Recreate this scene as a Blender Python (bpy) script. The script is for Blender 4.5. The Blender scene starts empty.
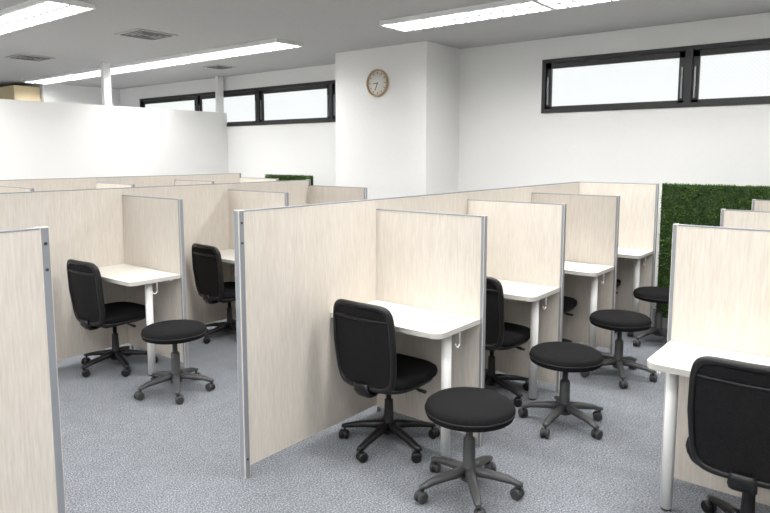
import bpy, bmesh, math, random
import numpy as np
from mathutils import Vector, Matrix
random.seed(4)
S=bpy.context.scene
S.view_settings.view_transform='Standard'
pi=math.pi
# ---------------- dimensions ----------------
Hs,Hd,D,W=1.375,1.315,1.078,0.781
Hc=2.972; Yw=5.11; XLW=-13.4; XRW=4.6; YB=-4.6
XH=-6.60; ZH=2.36
# ---------------- materials ----------------
def nm(name):
    m=bpy.data.materials.new(name); m.use_nodes=True
    nt=m.node_tree; return m,nt,nt.nodes['Principled BSDF']
def simple(name,col,rough=.5,metal=0,spec=.5):
    m,nt,b=nm(name)
    b.inputs['Base Color'].default_value=(*col,1); b.inputs['Roughness'].default_value=rough
    b.inputs['Metallic'].default_value=metal; b.inputs['Specular IOR Level'].default_value=spec
    return m
def noisy(name,c1,c2,scale,rough=.6,stretch=(1,1,1),detail=4,bump=0,lo=.35,hi=.65,spec=.5,c3=None,s3=2.0):
    m,nt,b=nm(name); N=nt.nodes; L=nt.links
    tc=N.new('ShaderNodeTexCoord'); mp=N.new('ShaderNodeMapping'); mp.inputs['Scale'].default_value=stretch
    L.new(tc.outputs['Object'],mp.inputs['Vector'])
    no=N.new('ShaderNodeTexNoise'); no.inputs['Scale'].default_value=scale; no.inputs['Detail'].default_value=detail
    L.new(mp.outputs['Vector'],no.inputs['Vector'])
    r=N.new('ShaderNodeValToRGB'); r.color_ramp.elements[0].position=lo; r.color_ramp.elements[1].position=hi
    r.color_ramp.elements[0].color=(*c1,1); r.color_ramp.elements[1].color=(*c2,1)
    L.new(no.outputs['Fac'],r.inputs['Fac'])
    out=r.outputs['Color']
    if c3:
        n2=N.new('ShaderNodeTexNoise'); n2.inputs['Scale'].default_value=s3; n2.inputs['Detail'].default_value=3
        L.new(mp.outputs['Vector'],n2.inputs['Vector'])
        r2=N.new('ShaderNodeValToRGB'); r2.color_ramp.elements[0].position=.35; r2.color_ramp.elements[1].position=.7
        r2.color_ramp.elements[0].color=(1,1,1,1); r2.color_ramp.elements[1].color=(*c3,1)
        L.new(n2.outputs['Fac'],r2.inputs['Fac'])
        mx=N.new('ShaderNodeMix'); mx.data_type='RGBA'; mx.blend_type='MULTIPLY'; mx.inputs[0].default_value=1
        L.new(out,mx.inputs[6]); L.new(r2.outputs['Color'],mx.inputs[7]); out=mx.outputs[2]
    L.new(out,b.inputs['Base Color']); b.inputs['Roughness'].default_value=rough
    b.inputs['Specular IOR Level'].default_value=spec
    if bump:
        bp=N.new('ShaderNodeBump'); bp.inputs['Strength'].default_value=bump; bp.inputs['Distance'].default_value=.003
        L.new(no.outputs['Fac'],bp.inputs['Height']); L.new(bp.outputs['Normal'],b.inputs['Normal'])
    return m
M_wood=noisy('beige_woodgrain_laminate',(.605,.555,.49),(.70,.655,.595),15,.45,(8,8,.6),6,0,.3,.7,.3,(.96,.95,.935),3)
M_desk=noisy('pale_desk_laminate',(.74,.71,.65),(.82,.80,.75),12,.35,(.6,8,8),6,0,.3,.7,.4)
M_deskedge=simple('desk_edge',(.55,.535,.50),.4)
M_alu=simple('grey_post',(.27,.285,.31),.45,.2)
M_dark=simple('dark_bolt',(.03,.03,.03),.5)
M_white=simple('white_paint_metal',(.80,.80,.79),.35)
M_fabric=noisy('black_fabric',(.004,.004,.0045),(.012,.012,.013),300,.9,(1,1,1),2,.3,spec=.15)
M_mesh=noisy('black_back_mesh',(.004,.004,.005),(.012,.012,.013),220,.7,(1,1,1),1,.3,spec=.18)
M_plastic=simple('black_plastic',(.007,.007,.008),.38,0,.4)
M_gplastic=simple('grey_plastic',(.058,.059,.06),.45,0,.5)
M_caster=simple('caster_grey',(.038,.038,.039),.5)
M_wall=noisy('white_wallpaper',(.80,.80,.79),(.83,.83,.82),120,.85,(1,1,1),3,.15,spec=.1)
M_ceil=noisy('ceiling_board',(.50,.50,.495),(.54,.54,.535),60,.9,(1,1,1),3,.1,spec=.1)
M_black=simple('black_window_frame',(.009,.009,.010),.35)
M_chrome=simple('window_handle',(.25,.25,.27),.3,.8)
M_clockwood=noisy('clock_wood',(.42,.27,.15),(.55,.38,.22),20,.5,(1,1,6))
M_face=simple('clock_face',(.72,.71,.67),.5)
M_green=noisy('artificial_grass',(.04,.10,.014),(.14,.25,.055),14,.7,(1,1,1),3,spec=.15,lo=.3,hi=.7)
M_greenb=simple('grass_backing',(.02,.045,.01),.9)
M_vent=simple('vent_grey',(.48,.48,.47),.6)
M_ventd=simple('vent_dark',(.16,.16,.16),.6)
M_tan=simple('tan_storage_door',(.72,.60,.38),.6)
# carpet
M_carpet,nt,b=nm('heathered_carpet'); N=nt.nodes; L=nt.links
tc=N.new('ShaderNodeTexCoord')
def noise(sc,det,st=(1,1,1)):
    mp=N.new('ShaderNodeMapping'); mp.inputs['Scale'].default_value=st
    L.new(tc.outputs['Object'],mp.inputs['Vector'])
    n=N.new('ShaderNodeTexNoise'); n.inputs['Scale'].default_value=sc; n.inputs['Detail'].default_value=det
    n.inputs['Roughness'].default_value=.8
    L.new(mp.outputs['Vector'],n.inputs['Vector']); return n
n1=noise(100,4,(1,1.6,1)); n2=noise(9,5)
r=N.new('ShaderNodeValToRGB'); e=r.color_ramp.elements
e[0].position=.37; e[0].color=(.065,.071,.082,1); e[1].position=.65; e[1].color=(.41,.425,.45,1)
m_=e.new(.5); m_.color=(.180,.191,.209,1)
L.new(n1.outputs['Fac'],r.inputs['Fac'])
r2=N.new('ShaderNodeValToRGB'); r2.color_ramp.elements[0].position=.3; r2.color_ramp.elements[1].position=.7
r2.color_ramp.elements[0].color=(.86,.86,.86,1); r2.color_ramp.elements[1].color=(1.09,1.09,1.09,1)
L.new(n2.outputs['Fac'],r2.inputs['Fac'])
mx=N.new('ShaderNodeMix'); mx.data_type='RGBA'; mx.blend_type='MULTIPLY'; mx.inputs[0].default_value=1
L.new(r.outputs['Color'],mx.inputs[6]); L.new(r2.outputs['Color'],mx.inputs[7]); L.new(mx.outputs[2],b.inputs['Base Color'])
b.inputs['Roughness'].default_value=.95; b.inputs['Specular IOR Level'].default_value=.1
bp=N.new('ShaderNodeBump'); bp.inputs['Strength'].default_value=.3; bp.inputs['Distance'].default_value=.003
L.new(n1.outputs['Fac'],bp.inputs['Height']); L.new(bp.outputs['Normal'],b.inputs['Normal'])
# window glass: frosted wired glass with the daylight put in as pane emission
M_glass,nt,b=nm('frosted_wired_glass'); N=nt.nodes; L=nt.links
tc=N.new('ShaderNodeTexCoord'); mp=N.new('ShaderNodeMapping'); mp.inputs['Rotation'].default_value=(0,pi/4,0)
L.new(tc.outputs['Object'],mp.inputs['Vector'])
sx=N.new('ShaderNodeSeparateXYZ'); L.new(mp.outputs['Vector'],sx.inputs[0])
def line(o):
    a=N.new('ShaderNodeMath'); a.operation='MULTIPLY'; a.inputs[1].default_value=1/.03; L.new(o,a.inputs[0])
    f=N.new('ShaderNodeMath'); f.operation='FRACT'; L.new(a.outputs[0],f.inputs[0])
    g=N.new('ShaderNodeMath'); g.operation='LESS_THAN'; g.inputs[1].default_value=.08; L.new(f.outputs[0],g.inputs[0]); return g
g1=line(sx.outputs['X']); g2=line(sx.outputs['Z'])
mxm=N.new('ShaderNodeMath'); mxm.operation='MAXIMUM'; L.new(g1.outputs[0],mxm.inputs[0]); L.new(g2.outputs[0],mxm.inputs[1])
mc=N.new('ShaderNodeMix'); mc.data_type='RGBA'; mc.inputs[6].default_value=(.80,.83,.83,1); mc.inputs[7].default_value=(.6,.63,.63,1)
L.new(mxm.outputs[0],mc.inputs[0])
b.inputs['Base Color'].default_value=(.1,.1,.1,1); L.new(mc.outputs[2],b.inputs['Emission Color']); b.inputs['Emission Strength'].default_value=1.1
b.inputs['Roughness'].default_value=.25

# ---------------- mesh builder ----------------
class MB:
    def __init__(s): s.bm=bmesh.new(); s.mats=[]
    def mi(s,m):
        if m not in s.mats: s.mats.append(m)
        return s.mats.index(m)
    def box(s,x0,x1,y0,y1,z0,z1,m,bev=0,seg=2):
        vs=[s.bm.verts.new((x,y,z)) for z in (z0,z1) for y in (y0,y1) for x in (x0,x1)]
        fs=[s.bm.faces.new([vs[i] for i in q]) for q in ((0,2,3,1),(4,5,7,6),(0,1,5,4),(2,6,7,3),(0,4,6,2),(1,3,7,5))]
        for f in fs: f.material_index=s.mi(m)
        if bev:
            es=list({e for f in fs for e in f.edges})
            bmesh.ops.bevel(s.bm,geom=es,offset=bev,segments=seg,affect='EDGES',profile=.5)
        return fs
    def rings(s,rings,m,close=True,cap=True,smooth=True):
        R=[[s.bm.verts.new(p) for p in r] for r in rings]
        n=len(R[0]); k=s.mi(m)
        for a,b_ in zip(R[:-1],R[1:]):
            for i in range(n):
                j=(i+1)%n
                if j==0 and not close: continue
                f=s.bm.faces.new((a[i],a[j],b_[j],b_[i])); f.material_index=k; f.smooth=smooth
        if cap:
            f=s.bm.faces.new(list(reversed(R[0]))); f.material_index=k
            f=s.bm.faces.new(R[-1]); f.material_index=k
    def revolve(s,prof,m,c=(0,0,0),n=32,M=None,smooth=True):
        rr=[]
        for r,z in prof:
            ring=[]
            for i in range(n):
                a=2*pi*i/n; p=Vector((r*math.cos(a),r*math.sin(a),z))
                if M: p=M@p
                ring.append(p+Vector(c))
            rr.append(ring)
        s.rings(rr,m,smooth=smooth)
    def cyl(s,p,q,r,m,n=16,r2=None):
        p=Vector(p);q=Vector(q);d=q-p;M=d.to_track_quat('Z','Y').to_matrix()
        s.revolve([(r,0),(r if r2 is None else r2,d.length)],m,p,n,M)
    def done(s,name,loc=(0,0,0),rz=0):
        bmesh.ops.recalc_face_normals(s.bm,faces=s.bm.faces)
        me=bpy.data.meshes.new(name); s.bm.to_mesh(me); s.bm.free()
        for m in s.mats: me.materials.append(m)
        return add(name,me,loc,rz)
def add(name,me,loc=(0,0,0),rz=0):
    o=bpy.data.objects.new(name,me); S.collection.objects.link(o); o.location=loc; o.rotation_euler=(0,0,rz); return o

# ---------------- room shell ----------------
m=MB(); m.box(XLW,XRW,YB,Yw,-.1,0,M_carpet); m.done('floor')
m=MB(); m.box(XLW,XRW,YB,Yw+.2,Hc,Hc+.1,M_ceil); m.done('ceiling')
zb,zt=2.125,2.735
wins=[(-.785,[-.785,.80,2.40,4.0]),(-9.3,[-9.3,-7.44,-5.78,-4.14,-3.5])]
m=MB()
m.box(XLW,XRW,Yw,Yw+.2,0,zb,M_wall); m.box(XLW,XRW,Yw,Yw+.2,zt,Hc,M_wall)
m.box(XLW,-9.3,Yw,Yw+.2,zb,zt,M_wall); m.box(-3.5,-.785,Yw,Yw+.2,zb,zt,M_wall); m.box(4.0,XRW,Yw,Yw+.2,zb,zt,M_wall)
m.done('wall_back')
m=MB(); m.box(XLW-.1,XLW,YB,Yw,0,Hc,M_wall); m.done('wall_left')
m=MB(); m.box(XRW,XRW+.1,YB,Yw,0,Hc,M_wall); m.done('wall_right')
m=MB(); m.box(XLW,XRW,YB-.1,YB,0,Hc,M_wall); m.done('wall_front')
m=MB(); m.box(-3.37,-1.91,4.37,Yw,0,Hc,M_wall); m.done('wall_column')
m=MB(); m.box(XLW,-10.05,3.6,Yw,0,Hc,M_wall); m.done('wall_nook')
m=MB(); m.box(XH-.1,XH,YB,Yw,0,ZH,M_wall)
for y in (2.98,5.0,.9,-1.3): m.box(XH-.09,XH-.01,y-.055,y+.055,ZH,Hc,M_wall)
m.done('wall_divider')
m=MB(); m.box(-1.91,XRW,Yw-.012,Yw,0,.06,M_vent); m.box(XH,-3.37,Yw-.012,Yw,0,.06,M_vent); m.done('baseboard_back')
# storage beyond divider wall
m=MB(); m.box(-13.3,-10.15,3.12,3.58,0,2.90,M_tan,.01)
for x in (-12.5,-11.7,-10.9): m.box(x-.006,x+.006,3.105,3.125,.05,2.85,M_dark)
m.done('storage_cabinet')
wi=1
for x0,xs in wins:
    x1=xs[-1]; m=MB(); f=.045; ya,yb=Yw-.015,Yw+.12
    m.box(x0,x1,ya,yb,zt-f,zt,M_black); m.box(x0,x1,ya,yb,zb,zb+f,M_black)
    m.box(x0,x0+f,ya,yb,zb+f,zt-f,M_black); m.box(x1-f,x1,ya,yb,zb+f,zt-f,M_black)
    for a,b_ in zip(xs[:-1],xs[1:]):
        a2=a+(f if a==x0 else .035); b2=b_-(f if b_==x1 else .035)
        if b_!=x1: m.box(b_-.035,b_+.035,ya,yb,zb+f,zt-f,M_black)
        g=.062
        m.box(a2,b2,Yw+.01,Yw+.08,zt-f-g,zt-f,M_black); m.box(a2,b2,Yw+.01,Yw+.08,zb+f,zb+f+g*.5,M_black)
        m.box(a2,a2+g,Yw+.01,Yw+.08,zb+f,zt-f,M_black); m.box(b2-g,b2,Yw+.01,Yw+.08,zb+f,zt-f,M_black)
        m.box(a2+g,b2-g,Yw+.04,Yw+.05,zb+f+g*.5,zt-f-g,M_glass)
        for xx in (a2+.02,b2-.035):
            m.box(xx,xx+.015,Yw-.01,Yw+.01,zb+f+.05,zt-f-.16,M_chrome)
    m.done('window_%d'%wi); wi+=1

# ---------------- ceiling lights ----------------
LW,LL=.38,1.66
def fixture(x,y):
    m=MB(); z=Hc
    m.box(x,x+LL,y-LW/2-.02,y-LW/2,z-.045,z,M_white); m.box(x,x+LL,y+LW/2,y+LW/2+.02,z-.045,z,M_white)
    m.box(x-.0,x+.02,y-LW/2,y+LW/2,z-.045,z,M_white); m.box(x+LL-.02,x+LL,y-LW/2,y+LW/2,z-.045,z,M_white)
    m.box(x+.02,x+LL-.02,y-.012,y+.012,z-.045,z-.012,M_vent)
    for i in range(1,13):
        xx=x+LL*i/13; m.box(xx-.008,xx+.008,y-LW/2,y+LW/2,z-.045,z-.014,M_ventd)
    o=m.done('ceiling_light')
    l=bpy.data.lights.new('tube_light','AREA'); l.shape='RECTANGLE'; l.size=LL-.06; l.size_y=LW-.03; l.energy=65; l.color=(1,.995,.985)
    lo=bpy.data.objects.new('tube_light',l); S.collection.objects.link(lo); lo.location=(x+LL/2,y,z-.009); lo.parent=o
for y in (3.35,.80,-1.75,-4.2):
    for i in range(3): fixture(-1.63+i*(LL+.01),y)
    for i in range(4): fixture(-3.14-LL-i*(LL+.01),y)
def vent(x,y,s=.5):
    m=MB(); z=Hc
    m.box(x-s/2,x+s/2,y-s/2,y+s/2,z-.012,z,M_vent)
    for k in range(4):
        a=s/2-.04-k*.05
        for (p,q,r_,t) in ((-a,a,-a,-a+.014),(-a,a,a-.014,a),(-a,-a+.014,-a,a),(a-.014,a,-a,a)):
            m.box(x+p,x+q,y+r_,y+t,z-.018,z-.012,M_ventd)
    m.done('ceiling_vent')
vent(-4.10,2.09,.48); vent(-6.9,2.05,.46); vent(-5.64,4.25,.35); vent(1.5,1.7)

# ---------------- partitions ----------------
TS=.035; TD=.028
def spine(x,y0,y1,H=Hs,start=False,end=False):
    m=MB(); g=.06
    m.box(x-TS/2,x+TS/2,y0+(.036 if start else 0.001),y1-(.036 if end else .001),g,H-.006,M_wood)
    m.box(x-TS/2-.001,x+TS/2+.001,y0+.002,y1-.002,H-.006,H,M_alu)
    for fl,y in ((start,y0),(end,y1-.036)):
        if fl:
            m.box(x-TS/2-.003,x+TS/2+.003,y,y+.036,0,H+.004,M_alu,.004)
            for z in (H-.06,H-.16,.1): m.cyl((x+TS/2+.002,y+.018,z),(x+TS/2+.006,y+.018,z),.006,M_dark,8)
    if not start:
        m.cyl((x,y0+.03,0),(x,y0+.03,g),.012,M_alu,12)
    m.done('cubicle_partition')
def divider(x0,x1,y,H=Hd):
    m=MB(); s=1 if x1>x0 else -1
    a,b_=sorted((x0+s*(TS/2+.002),x1-s*.022))
    m.box(a,b_,y-TD/2,y+TD/2,.05,H-.006,M_wood)
    m.box(a,b_,y-TD/2-.001,y+TD/2+.001,H-.006,H,M_alu)
    a,b_=sorted((x1-s*.022,x1)); m.box(a,b_,y-TD/2-.003,y+TD/2+.003,0,H+.003,M_alu,.003)
    m.done('cubicle_partition')
def desk(xa,xb,yd,side):
    m=MB(); Ht=.743; tD=.415
    fs=m.box(xa,xb,yd-tD,yd,Ht-.028,Ht,M_deskedge)
    es=[e for e in {e for f in fs for e in f.edges} if abs(e.verts[0].co.z-e.verts[1].co.z)>.01 and e.verts[0].co.y<yd-.1 and ((e.verts[0].co.x>(xa+xb)/2)==(side>0))]
    bmesh.ops.bevel(m.bm,geom=es,offset=.055,segments=6,affect='EDGES',profile=.5)
    k=m.mi(M_desk)
    for f in m.bm.faces:
        if f.calc_center_median().z>Ht-.001: f.material_index=k
    lx=(xb-.075) if side>0 else (xa+.075)
    ly=yd-.225
    m.cyl((lx,ly,0.012),(lx,ly,Ht-.028),.027,M_white,24); m.cyl((lx,ly,0),(lx,ly,.014),.022,M_caster,20)
    m.revolve([(.05,0),(.05,.004),(.03,.008)],M_white,(lx,ly,Ht-.037),20)
    wx=(xa+.02) if side>0 else (xb-.02)
    m.box(wx-.015,wx+.015,yd-tD+.05,yd-.02,Ht-.058,Ht-.028,M_white)
    m.box(xa+.04,xb-.1,yd-.03,yd-.004,Ht-.06,Ht-.028,M_white)
    hx=(xb-.012) if side>0 else (xa+.012); h=ly
    pts=[(hx,h+.03,Ht-.03),(hx,h+.03,Ht-.10),(hx,h+.015,Ht-.115),(hx,h-.005,Ht-.105),(hx,h-.012,Ht-.09)]
    for p,q in zip(pts[:-1],pts[1:]): m.cyl(p,q,.004,M_white,8)
    m.done('study_desk')
def booth(xs,y0,yd,side,start=False,end=False,Hdv=Hd,w=W,wd=None):
    spine(xs,y0,yd+(0 if not end else .02),Hs,start,end)
    divider(xs,xs+side*w,yd,Hdv)
    e=xs+side*TS/2
    a,b_=(e+.002,xs+(w-.015)) if side>0 else (xs-(w-.015),e-.002)
    desk(a,b_,yd-TD/2-.004,side)
# ---------------- chair mesh ----------------
def superring(w,d,z,cx=0,cy=0,n=40,p=3.2):
    out=[]
    for i in range(n):
        a=2*pi*i/n; c,s=math.cos(a),math.sin(a)
        out.append((cx+w*math.copysign(abs(c)**(2/p),c),cy+d*math.copysign(abs(s)**(2/p),s),z))
    return out
def casterset(m,R,mat,wheel,a0):
    for i in range(5):
        a=a0+2*pi*i/5; u=Vector((math.cos(a),math.sin(a),0)); v=Vector((-u.y,u.x,0))
        rr=[]
        for r_,z,hw,hh in ((.02,.115,.026,.022),(.10,.108,.023,.018),(.2,.092,.020,.014),(R-.01,.078,.018,.011),(R+.016,.074,.011,.008)):
            rr.append([u*r_+v*(hw*cx)+Vector((0,0,z+hh*cz)) for cx,cz in ((-1,-.8),(-1,.4),(-.6,1),(.6,1),(1,.4),(1,-.8))])
        m.rings(rr,mat)
        c=u*R
        m.cyl(c+Vector((0,0,.045)),c+Vector((0,0,.08)),.007,wheel,8)
        b_=a+1.1+i*1.3; w=Vector((math.cos(b_),math.sin(b_),0)); cc=c+Vector((-w.y,w.x,0))*.012+Vector((0,0,.028))
        for s_ in (-1,1):
            p=cc+w*(s_*.006); q=cc+w*(s_*.024)
            mt=(q-p).to_track_quat('Z','Y').to_matrix()
            m.revolve([(.018,0),(.028,.002),(.028,.015),(.020,.020)],wheel,p,20,mt)
        m.cyl(cc-w*.008+Vector((0,0,.004)),cc+w*.008+Vector((0,0,.004)),.024,wheel,16)
def make_chair():
    m=MB()
    casterset(m,.27,M_plastic,M_plastic,-pi/2+.05)
    m.revolve([(.038,.07),(.036,.10),(.030,.135),(.028,.14),(.024,.26),(.024,.265),(.015,.27),(.015,.38)],M_plastic,n=24)
    m.box(-.09,.09,-.13,.10,.345,.38,M_plastic,.012)
    m.cyl((.09,.02,.365),(.23,.02,.36),.006,M_plastic,8); m.cyl((.19,.02,.36),(.24,.02,.358),.010,M_plastic,10)
    q=-.018
    m.rings([superring(.15,.14,.392+q),superring(.205,.20,.398+q),superring(.225,.215,.41+q),superring(.228,.218,.425+q)],M_plastic)
    pr=[(.222,.212,.422),(.234,.224,.432),(.238,.228,.45),(.234,.224,.468),(.218,.208,.479),(.17,.165,.485),(.09,.09,.486)]
    m.rings([superring(a,b_,c+q,0,.01,p=3.6) for a,b_,c in pr],M_fabric)
    zc,hh,hw=.63,.245,.212
    def bp(u,v,off):
        taper=1-.07*max(0,-v)-.02*max(0,v)
        x=hw*u*taper; z=zc+hh*v
        y=-.225-.030*(v+1)*.5+.030*u*u+.015*max(0,-v)
        return (x,y+off,z)
    def ring(s,off,p=6.0,n=72,sv=None):
        out=[]; sv=s if sv is None else sv
        for i in range(n):
            a=2*pi*i/n; c,k=math.cos(a),math.sin(a)
            u=s*math.copysign(abs(c)**(2/p),c); v=sv*math.copysign(abs(k)**(2/p),k)
            out.append(bp(u,v,off))
        return out
    m.rings([ring(.02,-.010),ring(.5,-.010),ring(.84,-.010),ring(.88,-.012)],M_mesh)
    m.rings([ring(.88,-.012),ring(.89,-.020),ring(.94,-.023),ring(.985,-.018),ring(1,-.006),ring(.995,.004),ring(.96,.010),ring(.9,.008)],M_plastic,cap=False)
    m.rings([ring(.97,.004),ring(.955,.016),ring(.90,.024),ring(.6,.028),ring(.03,.029)],M_fabric)
    band=[]
    for i in range(25):
        u=-.88+1.76*i/24; ps=[bp(u,v,o) for v,o in ((.60,-.010),(.615,-.017),(.655,-.017),(.67,-.010))]; band.append(ps)
    m.rings(band,M_plastic)
    path=[(0,-.10,.362),(0,-.17,.352),(0,-.215,.356),(0,-.238,.385),(0,-.243,.43)]
    wd=[.040,.045,.050,.052,.045]; rr=[]
    for i,(p,w) in enumerate(zip(path,wd)):
        a=Vector(path[max(0,i-1)]); b_=Vector(path[min(len(path)-1,i+1)]); t=(b_-a).normalized(); nrm=Vector((1,0,0)).cross(t)
        P=Vector(p); rr.append([P+Vector((w*cx,0,0))+nrm*(.010*cz) for cx,cz in ((-1,-.5),(-.7,-1),(.7,-1),(1,-.5),(1,.5),(.7,1),(-.7,1),(-1,.5))])
    m.rings(rr,M_plastic)
    bmesh.ops.recalc_face_normals(m.bm,faces=m.bm.faces)
    me=bpy.data.meshes.new('office_chair'); m.bm.to_mesh(me); m.bm.free()
    for k in m.mats: me.materials.append(k)
    return me
def make_stool():
    m=MB()
    casterset(m,.245,M_gplastic,M_caster,.3)
    m.revolve([(.040,.07),(.038,.10),(.033,.14),(.031,.145),(.030,.27),(.026,.28),(.017,.285),(.017,.385)],M_gplastic,n=24)
    m.revolve([(.03,.36),(.07,.375),(.16,.388),(.19,.394),(.19,.405)],M_plastic,n=40)
    m.revolve([(.195,.394),(.210,.400),(.216,.414),(.217,.434),(.211,.452),(.196,.463),(.15,.470),(.08,.473),(.01,.474)],M_fabric,n=56)
    m.revolve([(.2165,.424),(.2195,.426),(.2195,.430),(.2165,.432)],M_plastic,n=56)
    m.cyl((.03,.0,.37),(.15,.03,.375),.005,M_plastic,8)
    bmesh.ops.recalc_face_normals(m.bm,faces=m.bm.faces)
    me=bpy.data.meshes.new('round_stool'); m.bm.to_mesh(me); m.bm.free()
    for k in m.mats: me.materials.append(k)
    return me
CH=make_chair(); ST=make_stool()
def chair(x,y,r=0): add('office_chair',CH,(x,y,0),r)
def stool(x,y,r=0): add('round_stool',ST,(x,y,0),r)

# middle row
for i in range(4):
    booth(0,i*D,(i+1)*D,1,start=(i==0),end=(i==3),Hdv=Hs if i==3 else Hd)
for i,(cx,cy,r) in enumerate([(.345,.775,.0),(.42,1.83,-.04),(.31,2.90,.03),(.31,3.97,0)]): chair(cx,cy,r)
for x,y,r in [(.98,.60,.1),(1.02,1.66,.6),(.99,2.73,1.1),(.97,3.82,.2)]: stool(x,y,r)
# foreground continuation of the row
spine(0,-3.2,-.895,Hs,True,True)
# left row
XL=-2.50; YL=.82; WL=.83
for i in range(3):
    booth(XL,YL+(i-1)*D,YL+i*D,1,start=(i==0),end=(i==2),w=WL)
chair(XL+.35,YL-.31,.05); chair(XL+.37,YL+D-.305,-.05); chair(XL+.37,YL+2*D-.31,0)
for i in range(3): stool(-1.33,.50+i*D,.4+i)
# far-left row
XF=-5.0
for i in range(5):
    booth(XF,YL+(i-2)*D,YL+(i-1)*D,1,start=(i==0),end=(i==4),w=WL)
    chair(XF+.37,YL+(i-1)*D-.31,0)
# right row
YR=1.287; XR=1.692; XS=XR+W
for i in range(3):
    booth(XS,YR+(i-1)*D,YR+i*D,-1,start=(i==0),end=False)
chair(2.13,.93,.03)
chair(2.1,.93+D,0); chair(2.1,.93+2*D,0)

# ---------------- hedge panels ----------------
def hedge(x0,x1,y,z0,z1,th=.05,dens=7000):
    m=MB(); m.box(x0,x1,y,y+th,z0,z1,M_greenb)
    for fx in (x0+.15,x1-.19): m.box(fx,fx+.04,y+.005,y+th-.005,0,z0,M_alu)
    k=m.mi(M_green); rng=random.Random(7)
    n=int((x1-x0)*(z1-z0)*dens)
    def blade(P,nrm):
        t=Vector((rng.uniform(-1,1),rng.uniform(-1,1),rng.uniform(-.4,1)))
        d=(nrm+t*.7).normalized(); s=d.cross(Vector((rng.uniform(-1,1),rng.uniform(-1,1),rng.uniform(-1,1)))).normalized()*rng.uniform(.003,.006)
        l=rng.uniform(.018,.032)
        vs=[m.bm.verts.new(q) for q in (P-s*.5,P+s*.5,P+d*l*.6+s,P+d*l,P+d*l*.6-s)]
        f=m.bm.faces.new(vs); f.material_index=k
    for _ in range(n): blade(Vector((rng.uniform(x0,x1),y,rng.uniform(z0,z1))),Vector((0,-1,0)))
    for _ in range(int((x1-x0)*th*dens*1.2)): blade(Vector((rng.uniform(x0,x1),rng.uniform(y,y+th),z1-.012)),Vector((0,0,1)))
    m.bm.normal_update()
    me=bpy.data.meshes.new('artificial_hedge_panel'); m.bm.to_mesh(me); m.bm.free()
    for q in m.mats: me.materials.append(q)
    add('artificial_hedge_panel',me)
hedge(.80,3.2,4.36,.10,1.37)
hedge(-4.85,-3.90,4.42,.10,1.345)

# ---------------- wall clock ----------------
def clock():
    m=MB(); R=.17; M=Matrix.Rotation(pi/2,3,'X')
    m.revolve([(R-.012,0),(R,.004),(R,.028),(R-.006,.034),(R-.016,.034),(R-.020,.028),(R-.022,.010)],M_clockwood,n=48,M=M)
    m.revolve([(.001,.009),(R-.018,.009),(R-.018,.012),(.001,.012)],M_face,n=48,M=M)
    for i in range(12):
        a=2*pi*i/12; p=Vector((math.sin(a)*(R-.036),-.0125,math.cos(a)*(R-.036))); q=Vector((math.sin(a)*(R-.056),-.0125,math.cos(a)*(R-.056)))
        m.cyl(p,q,.004,M_dark,6)
    for a,l in ((math.radians(265),.07),(math.radians(205),.10)):
        m.cyl((0,-.014,0),(math.sin(a)*l,-.014,math.cos(a)*l),.0045,M_dark,6)
    m.cyl((0,-.012,0),(0,-.018,0),.008,M_dark,12)
    return m
o=clock().done('wall_clock',(-2.645,4.37,2.535))

# ---------------- camera ----------------
cd=bpy.data.cameras.new('camera'); c=bpy.data.objects.new('camera',cd); S.collection.objects.link(c)
cd.sensor_width=36; cd.lens=642.94/770*36; cd.shift_y=-(256.5-227.18)/770
c.location=(2.5186,-2.0004,1.65); c.rotation_euler=(pi/2-.1129,0,.6706); cd.clip_start=.05
S.camera=c
w=bpy.data.worlds.new('world'); S.world=w; w.use_nodes=True
w.node_tree.nodes['Background'].inputs[0].default_value=(.8,.87,1,1); w.node_tree.nodes['Background'].inputs[1].default_value=.6
